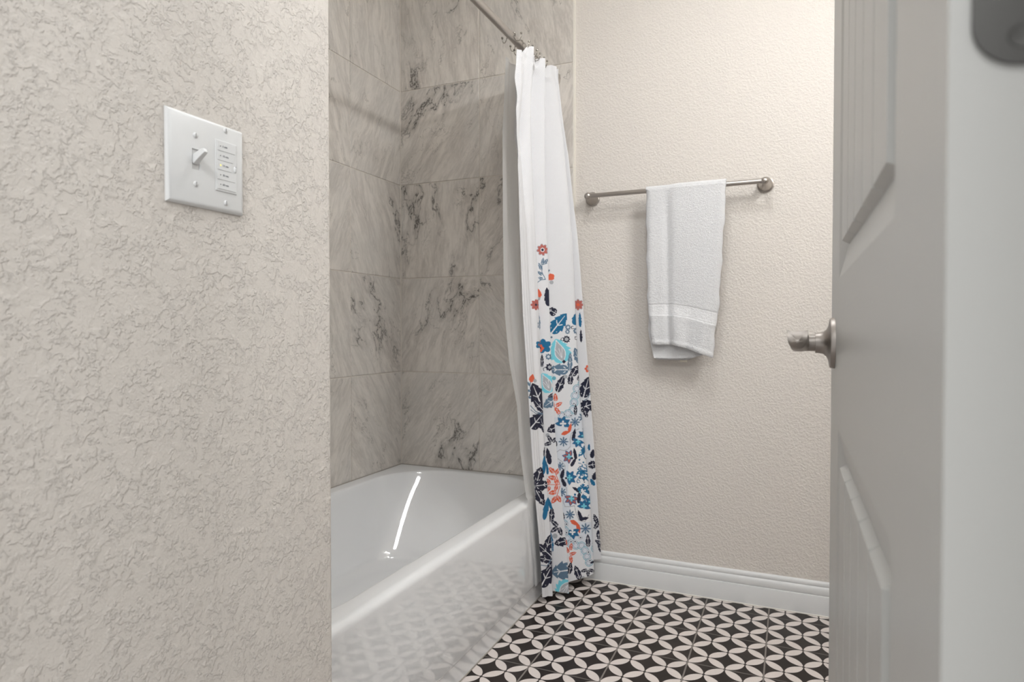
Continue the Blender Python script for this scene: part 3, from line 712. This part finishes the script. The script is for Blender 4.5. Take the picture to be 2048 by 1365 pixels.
def towel():
    n = 110
    V = []; band = []
    # path from the back hem, over the bar, down the front
    zf = {'z': [1.4465, 1.235, 1.05, .97, .90, .855], 'l': [.196, .201, .205, .210, .218, .224], 'r': [.467, .4555, .445, .434, .428, .423]}
    s_back = np.linspace(.845, 1.4465, 90); arc = np.linspace(0, math.pi, 24)[1:-1]; s_fr = np.linspace(1.4465, .872, 330)
    f = np.linspace(0, 1, n)
    def lr(z):
        zz = zf['z'][::-1]; return np.interp(z, zz, zf['l'][::-1]), np.interp(z, zz, zf['r'][::-1])
    rows = []
    R = .0125; rt = np.random.RandomState(3)
    step = 1/(1+np.exp(-(f-.345)*30))                  # overlap ridge: right part folded over the left
    for z in s_back:
        l, r = lr(z); x = l+.004+(r-.03-l-.004)*f; y = BY+R+.004+.006*np.sin(f*math.pi)*(1.45-z)*1.2+0*f
        zz = z+((z < 1.0)*(1.0-z)/.155)*(.024*np.clip((f-.62)/.38, 0, 1)**1.3)
        rows.append(np.stack([x, y, zz], -1)); band.append(np.zeros(n))
    for a in arc:
        l, r = lr(BZ); x = l+(r-l)*f; y = BY+R*math.cos(a)-.0; z = BZ+R*math.sin(a)*1.0+.003*step*math.sin(a)
        rows.append(np.stack([x, y-.004*step*(1-math.cos(a))*.5, z+0*f], -1)); band.append(np.zeros(n))
    for k, z in enumerate(s_fr):
        t = (1.4465-z)/(1.4465-.872)
        l, r = lr(z); x = l+(r-l)*f
        hem = np.interp(f, [0, .35, .6, 1], [.900, .900, .888, .856])     # front hem drops to the right
        zz = 1.4465-(1.4465-hem)*t
        wave = .0050*np.sin(f*8.2+.6+1.2*t)*t+.0022*np.sin(f*21+t*4)*t+.003*np.sin(f*15+2)*t*t
        ridge = .0115*step*(1-.30*t)-.0095*np.exp(-((f-.27-.03*t)/.06)**2)*min(1, t*6)-.003*np.exp(-((f-.80-.05*math.sin(t*5))/.05)**2)*t
        puff = .010*np.exp(-((f-.42)/.12)**2)*np.clip((t-.72)/.2, 0, 1)
        y = BY-R-.003-ridge-wave-puff-.004*math.sin(math.pi*t)
        y = y+.012*(np.clip(1-f*14, 0, 1)**2+np.clip(1-(1-f)*14, 0, 1)**2)   # rolled side folds
        cl = (1.4465-zz)
        v = t
        bd = float(1/(1+math.exp(-(v-.737)*500))*1/(1+math.exp((v-.813)*500)))
        rid = sum(np.exp(-((v-c)/.0035)**2) for c in (.735, .748, .802, .815))
        y = y-.0006*rid+.0008*bd+(-.003*np.exp(-((v-.985)/.012)**2))
        x = x+(.0016*math.sin(z*41)+.0011*math.sin(z*93+1))*(1-2*f)*(np.abs(f-.5)*2)**3
        rows.append(np.stack([x, y+rt.normal(0, .00035, n), zz], -1)); band.append(np.full(n, bd))
    P = np.stack(rows)
    me = grid_mesh(P)
    at = me.attributes.new('band', 'FLOAT', 'POINT'); at.data.foreach_set('value', np.array(band).ravel().astype(np.float32))
    return me
M_TERRY = terry()
tw = thing('bath_towel', 'folded white terry towel draped over the nickel towel bar', 'towel', (.33, BY, BZ+.014))
o = child('terry_cloth', towel(), M_TERRY, tw)
so = o.modifiers.new('thick', 'SOLIDIFY'); so.thickness = .0048; so.offset = 0
# inner folded layer seen under the front hem
def inner():
    n = 60; f = np.linspace(0, 1, n); rows = []
    for z in np.linspace(1.42, .855, 150):
        t = (1.42-z)/(1.42-.855); hem = np.interp(f, [0, .3, .75, 1], [.850, .849, .853, .868]); zz = 1.42-(1.42-hem)*t
        l = np.interp(z, [.85, .93, .96, 1.06, 1.42], [.224, .206, .202, .207, .205]); r = np.interp(z, [.85, .9, 1.4], [.398, .415, .44])
        x = l+(r-l)*f; y = .0245+.003*np.sin(f*9)*t+.004*math.sin(math.pi*t)-.003*np.clip((t-.93)/.07, 0, 1)
        rows.append(np.stack([x, y, zz], -1))
    me = grid_mesh(np.stack(rows)); me.attributes.new('band', 'FLOAT', 'POINT'); return me
o = child('folded_layer', inner(), M_TERRY, tw); so = o.modifiers.new('thick', 'SOLIDIFY'); so.thickness = .004; so.offset = 0
child('care_tag', boxes((.312, .336, .0425, .0431, .838, .860)), new_mat('tag_cloth', lin(226, 220, 205), .8), tw)

# ------------------------------------------------------------------ switch plate
SY0, SY1, SZ0, SZ1 = -1.7490, -1.6350, 1.1040, 1.2145
sw = thing('switch_plate', 'white two-gang wall plate with toggle switch and countdown timer on the beige wall', 'light switch', (0, (SY0+SY1)/2, (SZ0+SZ1)/2))
TY, TZ = -1.7105, 1.1605
def plate():
    def ring(iy, x):
        return [(x, SY0+iy, SZ0+iy), (x, SY1-iy, SZ0+iy), (x, SY1-iy, SZ1-iy), (x, SY0+iy, SZ1-iy)]
    L = [ring(0, .0003), ring(0, .0022), ring(.0012, .0040), ring(.0035, .0055), ring(.0060, .0062)]
    V = [p for l in L for p in l]; F = []
    for k in range(4):
        for i in range(4): F.append((k*4+i, k*4+(i+1) % 4, k*4+4+(i+1) % 4, k*4+4+i))
    # front face with a slot for the toggle: outer ring 16..19, slot ring 20..23
    ys, ye, zs, ze = TY-.0055, TY+.0055, TZ-.0125, TZ+.0125
    V += [(.0062, ys, zs), (.0062, ye, zs), (.0062, ye, ze), (.0062, ys, ze), (.0030, ys, zs), (.0030, ye, zs), (.0030, ye, ze), (.0030, ys, ze)]
    for i in range(4):
        F.append((16+i, 16+(i+1) % 4, 20+(i+1) % 4, 20+i)); F.append((20+i, 20+(i+1) % 4, 24+(i+1) % 4, 24+i))
    F.append((0, 3, 2, 1))
    bm = bmesh.new(); me = pyd(V, F); bm.from_mesh(me); bmesh.ops.recalc_face_normals(bm, faces=bm.faces[:]); bm.to_mesh(me); bm.free(); return me
child('cover_plate', plate(), M_PLAS, sw, smooth=28)
def toggle():
    # lever flipped up, tapered
    bm = bmesh.new()
    secs = [((.0035, TZ-.001), .0042, .0058), ((.010, TZ+.003), .0036, .0046), ((.0205, TZ+.0085), .0030, .0034), ((.0225, TZ+.0095), .0024, .0026)]
    R = []
    for (x, z), hy, hz in secs:
        d = Vector((1, 0, .52)).normalized(); up = Vector((-.52, 0, 1)).normalized()
        c = Vector((x, TY, z)); R.append([bm.verts.new(c+Vector((0, a*hy, 0))+up*b*hz) for a, b in ((-1, -1), (1, -1), (1, 1), (-1, 1))])
    for a, b in zip(R, R[1:]):
        for i in range(4): bm.faces.new((a[i], a[(i+1) % 4], b[(i+1) % 4], b[i]))
    bm.faces.new(R[0][::-1]); bm.faces.new(R[-1]); return from_bm(bm)
tg = child('toggle_switch', toggle(), M_PLAS, sw, smooth=40, bevel=.0007)
child('toggle_well', boxes((.0028, .0050, TY-.0052, TY+.0052, TZ-.0122, TZ+.0122)), new_mat('well_plastic', lin(196, 196, 195), .5), sw)
def screw(y, z):
    s = child('screw', lathe([(.0035, 0), (.0034, .0006), (.0022, .0013), (.0004, .0015)], (.0060, y, z), (1, 0, 0), 24), M_PLAS, sw, smooth=60)
    child('screw_slot', boxes((.0072, .00765, y-.0004, y+.0004, z-.0026, z+.0026)), new_mat('slot_shade', lin(120, 120, 118), .6), s)
for y, z in ((-1.711, 1.1895), (-1.711, 1.1305), (-1.6655, 1.2080), (-1.6655, 1.1155)): screw(y, z)
PY0, PY1, PZ0, PZ1 = -1.6820, -1.6485, 1.1290, 1.1935
tm = child('timer_panel', boxes((.0058, .0074, PY0, PY1, PZ0, PZ1)), M_PLAS, sw, bevel=.0010)
bz = [PZ0+.0023+i*(PZ1-PZ0-.0040)/5 for i in range(6)]
cuts = [(-1.6505, -1.6515), (-1.6520, -1.6555), (-1.6570, -1.6575), (-1.6550, -1.6520), (-1.6515, -1.6505)]
for i in range(5):
    z1, z0 = bz[5-i]-.0004, bz[4-i]+.0004
    yt, yb = cuts[i]
    y0 = PY0+.0022
    V = [(.0072, y0, z0), (.0072, yb, z0), (.0072, yt, z1), (.0072, y0, z1), (.0082, y0+.0002, z0+.0002), (.0082, yb-.0002, z0+.0002), (.0082, yt-.0002, z1-.0002), (.0082, y0+.0002, z1-.0002)]
    b = child('timer_button', pyd(V, [(0, 1, 5, 4), (1, 2, 6, 5), (2, 3, 7, 6), (3, 0, 4, 7), (4, 5, 6, 7)]), M_PLAS, tm)
    lit = i == 2
    mled = new_mat('led_amber' if lit else 'led_dark', lin(236, 226, 120) if lit else lin(70, 70, 70), .4)
    if lit: mled.node_tree.nodes['Principled BSDF'].inputs['Emission Color'].default_value = lin(250, 235, 110); mled.node_tree.nodes['Principled BSDF'].inputs['Emission Strength'].default_value = .6
    zc = (z0+z1)/2
    child('indicator_light', lathe([(.0007 if not lit else .0010, 0), (.0006 if not lit else .0009, .0003)], (.0082, -1.6753, zc), (1, 0, 0), 14), mled, b)
    cu = bpy.data.curves.new('txt', 'FONT'); cu.body = ('5 min', '10 min', '15 min', '30 min', '60 min')[i]; cu.size = .0034; cu.align_y = 'CENTER'; cu.extrude = .00004; cu.offset = .00006
    to = bpy.data.objects.new('txt', cu); COL.objects.link(to); bpy.context.view_layer.update()
    tme = bpy.data.meshes.new_from_object(to.evaluated_get(bpy.context.evaluated_depsgraph_get())); bpy.data.objects.remove(to)
    tme.transform(Matrix.Translation((.00828, -1.6722, zc)) @ Matrix(((0, 0, 1, 0), (1, 0, 0, 0), (0, 1, 0, 0), (0, 0, 0, 1))))
    child('button_text', tme, new_mat('text_ink', lin(96, 98, 106), .6), b)
kb = lathe([(.0022, 0), (.0021, .0010), (.0012, .0020)], (.0072, -1.6520, 1.1605), (1, 0, 0), 20); 
kb.transform(Matrix.Translation((0, 0, 1.1605)) @ Matrix.Diagonal((1, 1, 1.9, 1)) @ Matrix.Translation((0, 0, -1.1605)))
child('override_button', kb, M_PLAS, tm, smooth=60)
child('indicator_light', lathe([(.0005, 0), (.0004, .0003)], (.0086, -1.6515, 1.1642), (1, 0, 0), 12), new_mat('led_dark_small', lin(60, 60, 60), .4), tm)

# ------------------------------------------------------------------ door
XD, DY0, DY1, DZ1 = .7229, -2.010, -1.311, 2.030
def door_mesh():
    bm = bmesh.new(); th = .035
    def panel_face(xf, s):
        ys = [DY0, -1.885, -1.455, DY1]
        zs = [.010, .24, .839, 1.012, 1.90, DZ1]
        g = {}
        def vv(x, y, z):
            k = (round(x, 5), round(y, 5), round(z, 5))
            if k not in g: g[k] = bm.verts.new((x, y, z))
            return g[k]
        for i in range(3):
            for j in range(5):
                y0, y1, z0, z1 = ys[i], ys[i+1], zs[j], zs[j+1]
                if i == 1 and j in (1, 3):
                    d = .0075*s
                    sy, sz = .033, .034
                    a = [(y0, z0), (y1, z0), (y1, z1), (y0, z1)]
                    b = [(y0+sy, z0+sz), (y1-sy, z0+sz), (y1-sy, z1-sz), (y0+sy, z1-sz)]
                    c = [(y0+sy+.003, z0+sz+.004), (y1-sy-.003, z0+sz+.004), (y1-sy-.003, z1-sz-.004), (y0+sy+.003, z1-sz-.004)]
                    A = [vv(xf, *p) for p in a]; B = [vv(xf+d, *p) for p in b]; Cc = [vv(xf+d*.15, *p) for p in c]
                    for k in range(4):
                        bm.faces.new((A[k], A[(k+1) % 4], B[(k+1) % 4], B[k]))
                    # planks with V grooves: raised strip built as profile across y
                    cy0, cy1, cz0, cz1 = c[0][0], c[1][0], c[0][1], c[2][1]
                    prof = [(b[0][0], d)]
                    npl = 5; wv = .0035; dv = .0032*s
                    for q in range(npl):
                        p0 = cy0+(cy1-cy0)*q/npl; p1 = cy0+(cy1-cy0)*(q+1)/npl
                        prof += [(p0+(wv if q else 0), d*.02), (p1-(wv if q < npl-1 else 0), d*.02)]
                        if q < npl-1: prof += [(p1, d*.02+dv)]
                    prof += [(b[1][0], d)]
                    lo = [bm.verts.new((xf+o, y, cz0)) for y, o in prof]; hi = [bm.verts.new((xf+o, y, cz1)) for y, o in prof]
                    lo2 = [bm.verts.new((xf+d, y, b[0][1])) for y, o in prof]; hi2 = [bm.verts.new((xf+d, y, b[2][1])) for y, o in prof]
                    for k in range(len(prof)-1):
                        bm.faces.new((lo[k], lo[k+1], hi[k+1], hi[k])); bm.faces.new((lo2[k], lo2[k+1], lo[k+1], lo[k])); bm.faces.new((hi[k], hi[k+1], hi2[k+1], hi2[k]))
                else:
                    bm.faces.new([vv(xf, *p) for p in ((y0, z0), (y1, z0), (y1, z1), (y0, z1))])
    panel_face(XD, 1); panel_face(XD+th, -1)
    e = lambda y0, y1, z0, z1: bm.faces.new([bm.verts.new(p) for p in ((XD, y0, z0), (XD+th, y0, z0), (XD+th, y1, z1), (XD, y1, z1))])
    e(DY0, DY0, .010, DZ1); e(DY1, DY1, .010, DZ1); e(DY0, DY1, .010, .010); e(DY0, DY1, DZ1, DZ1)
    bmesh.ops.remove_doubles(bm, verts=bm.verts[:], dist=1e-5)
    return from_bm(bm)
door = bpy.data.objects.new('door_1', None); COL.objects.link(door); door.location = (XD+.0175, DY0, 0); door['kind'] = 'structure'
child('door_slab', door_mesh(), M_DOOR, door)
# lever handle
HY, HZ = -1.375, .936
hd = child('door_handle', lathe([(.0320, 0), (.0320, .0030), (.0310, .0055), (.0290, .0060), (.0225, .0070), (.0170, .0095), (.0140, .0130), (.0130, .0180), (.0128, .0220), (.0106, .0222), (.0106, .0340), (.004, .0345)], (XD+.0002, HY, HZ), (-1, 0, 0), 56), M_LEVER, door, smooth=45)
def lever():
    bm = bmesh.new(); R = []
    n = 40
    def sec(y, xc, zc, wt, wb, h, sl=0):
        pts = []
        for i in range(n):
            a = 2*math.pi*i/n; cz = math.sin(a); cx = math.cos(a)
            ww = wb+(wt-wb)*(cz*.5+.5)
            e = lambda v: math.copysign(abs(v)**.65, v)
            dz = e(cz)*h
            if cz > 0: dz = h*(.75+.25*abs(cx)**2)*min(1, cz*2.2)
            pts.append(bm.verts.new((xc+e(cx)*ww, y+sl*abs(dz/h)**1.5, zc+dz)))
        R.append(pts)
    sec(HY+.010, XD-.0400, HZ, .0085, .0085, .0085)
    sec(HY+.006, XD-.0400, HZ, .0110, .0105, .0112)
    sec(HY-.010, XD-.0402, HZ, .0115, .0108, .0110)
    sec(HY-.035, XD-.0405, HZ+.002, .0110, .0090, .0085)
    sec(HY-.060, XD-.0420, HZ+.004, .0115, .0080, .0080)
    sec(HY-.080, XD-.0430, HZ+.006, .0122, .0075, .0095)
    sec(HY-.092, XD-.0432, HZ+.006, .0133, .0078, .0118, .003)
    sec(HY-.0945, XD-.0432, HZ+.006, .0131, .0074, .0114, .004)
    for a, b in zip(R, R[1:]):
        for i in range(n): bm.faces.new((a[i], a[(i+1) % n], b[(i+1) % n], b[i]))
    bm.faces.new(R[0][::-1])
    # tip: scooped bowl above, underside turned to the floor
    cx, cz = XD-.0432, HZ+.0035
    prev = R[-1]
    for q in (.82, .64, .46, .28, .12):
        cur = []
        for v in R[-1]:
            x = cx+(v.co.x-cx)*q; z = cz+(v.co.z-cz)*q; up = (v.co.z-cz) > 0
            front = HY-.0985
            y = front+(v.co.y-front)*q+(.0009*math.sin(math.pi*q) if up else -.0008*math.sin(math.pi*q))
            cur.append(bm.verts.new((x, y, z)))
        for i in range(n): bm.faces.new((prev[i], prev[(i+1) % n], cur[(i+1) % n], cur[i]))
        prev = cur
    bm.faces.new(prev)
    return from_bm(bm)
child('lever', lever(), M_LEVER, hd, smooth=50)
# hinge
def hinge(zc):
    z0, z1 = zc-.0445, zc+.0445; r = .0155
    def leaf_outline(y0, d, ax):      # rounded outer corners
        pts = []
        xa, xb = XD+.0065, XD+.0345
        for a in range(180, 271, 9): pts.append((xa+r+r*math.cos(math.radians(a)), z0+r+r*math.sin(math.radians(a))))
        pts += [(xb, z0), (xb, z1)]
        for a in range(90, 181, 9): pts.append((xa+r+r*math.cos(math.radians(a)), z1-r+r*math.sin(math.radians(a))))
        return pts
    pts = leaf_outline(0, 0, 0)
    bm = bmesh.new()
    A = [bm.verts.new((x, DY0+.0002, z)) for x, z in pts]; B = [bm.verts.new((x, DY0-.0018, z)) for x, z in pts]
    bm.faces.new(A); bm.faces.new(B[::-1])
    for i in range(len(pts)): bm.faces.new((A[i], B[i], B[(i+1) % len(pts)], A[(i+1) % len(pts)]))
    lf = child('hinge', from_bm(bm), M_HINGE, door)
    for x, z in ((XD+.0205, z0+.0095), (XD+.027, zc), (XD+.0205, z1-.0095)):
        child('screw', lathe([(.0042, 0), (.0040, .0004), (.0020, .0002), (.0004, .0002)], (x, DY0-.0017, z), (0, -1, 0), 24), M_HINGE, lf, smooth=50)
    child('hinge_barrel', lathe([(.0045, 0), (.0062, .002), (.0062, .091), (.0045, .093)], (XD+.0415, DY0-.004, zc-.0465), (0, 0, 1), 24), M_HINGE, lf, smooth=50)
for z in (.26, 1.0865, 1.80): hinge(z)

# ------------------------------------------------------------------ lamps of the room (above and beside the view)
vl = thing('vanity_light', 'three-shade brushed nickel vanity light on the right wall behind the open door', 'wall lamp', (1.35, -1.12, 2.22))
child('back_plate', boxes((1.325, 1.349, -1.46, -.78, 2.21, 2.29)), M_NICK, vl, bevel=.004)
M_SHADE = new_mat('frosted_shade', lin(245, 243, 238), .5); q = M_SHADE.node_tree.nodes['Principled BSDF']; q.inputs['Emission Color'].default_value = (1, .95, .88, 1); q.inputs['Emission Strength'].default_value = 2.5
for y in (-1.28, -1.08, -.88):
    bm = bmesh.new(); tube_bm(bm, [(1.33, y, 2.25), (1.27, y, 2.28), (1.235, y, 2.28), (1.22, y, 2.265), (1.22, y, 2.24)], .007, 10)
    child('lamp_arm', from_bm(bm), M_NICK, vl, smooth=60)
    bm = bmesh.new(); lathe_bm(bm, [(.022, 0), (.048, -.03), (.058, -.095)], (1.22, y, 2.255), (0, 0, 1), 32, cap=False)
    child('lamp_shade', from_bm(bm), M_SHADE, vl, smooth=60)
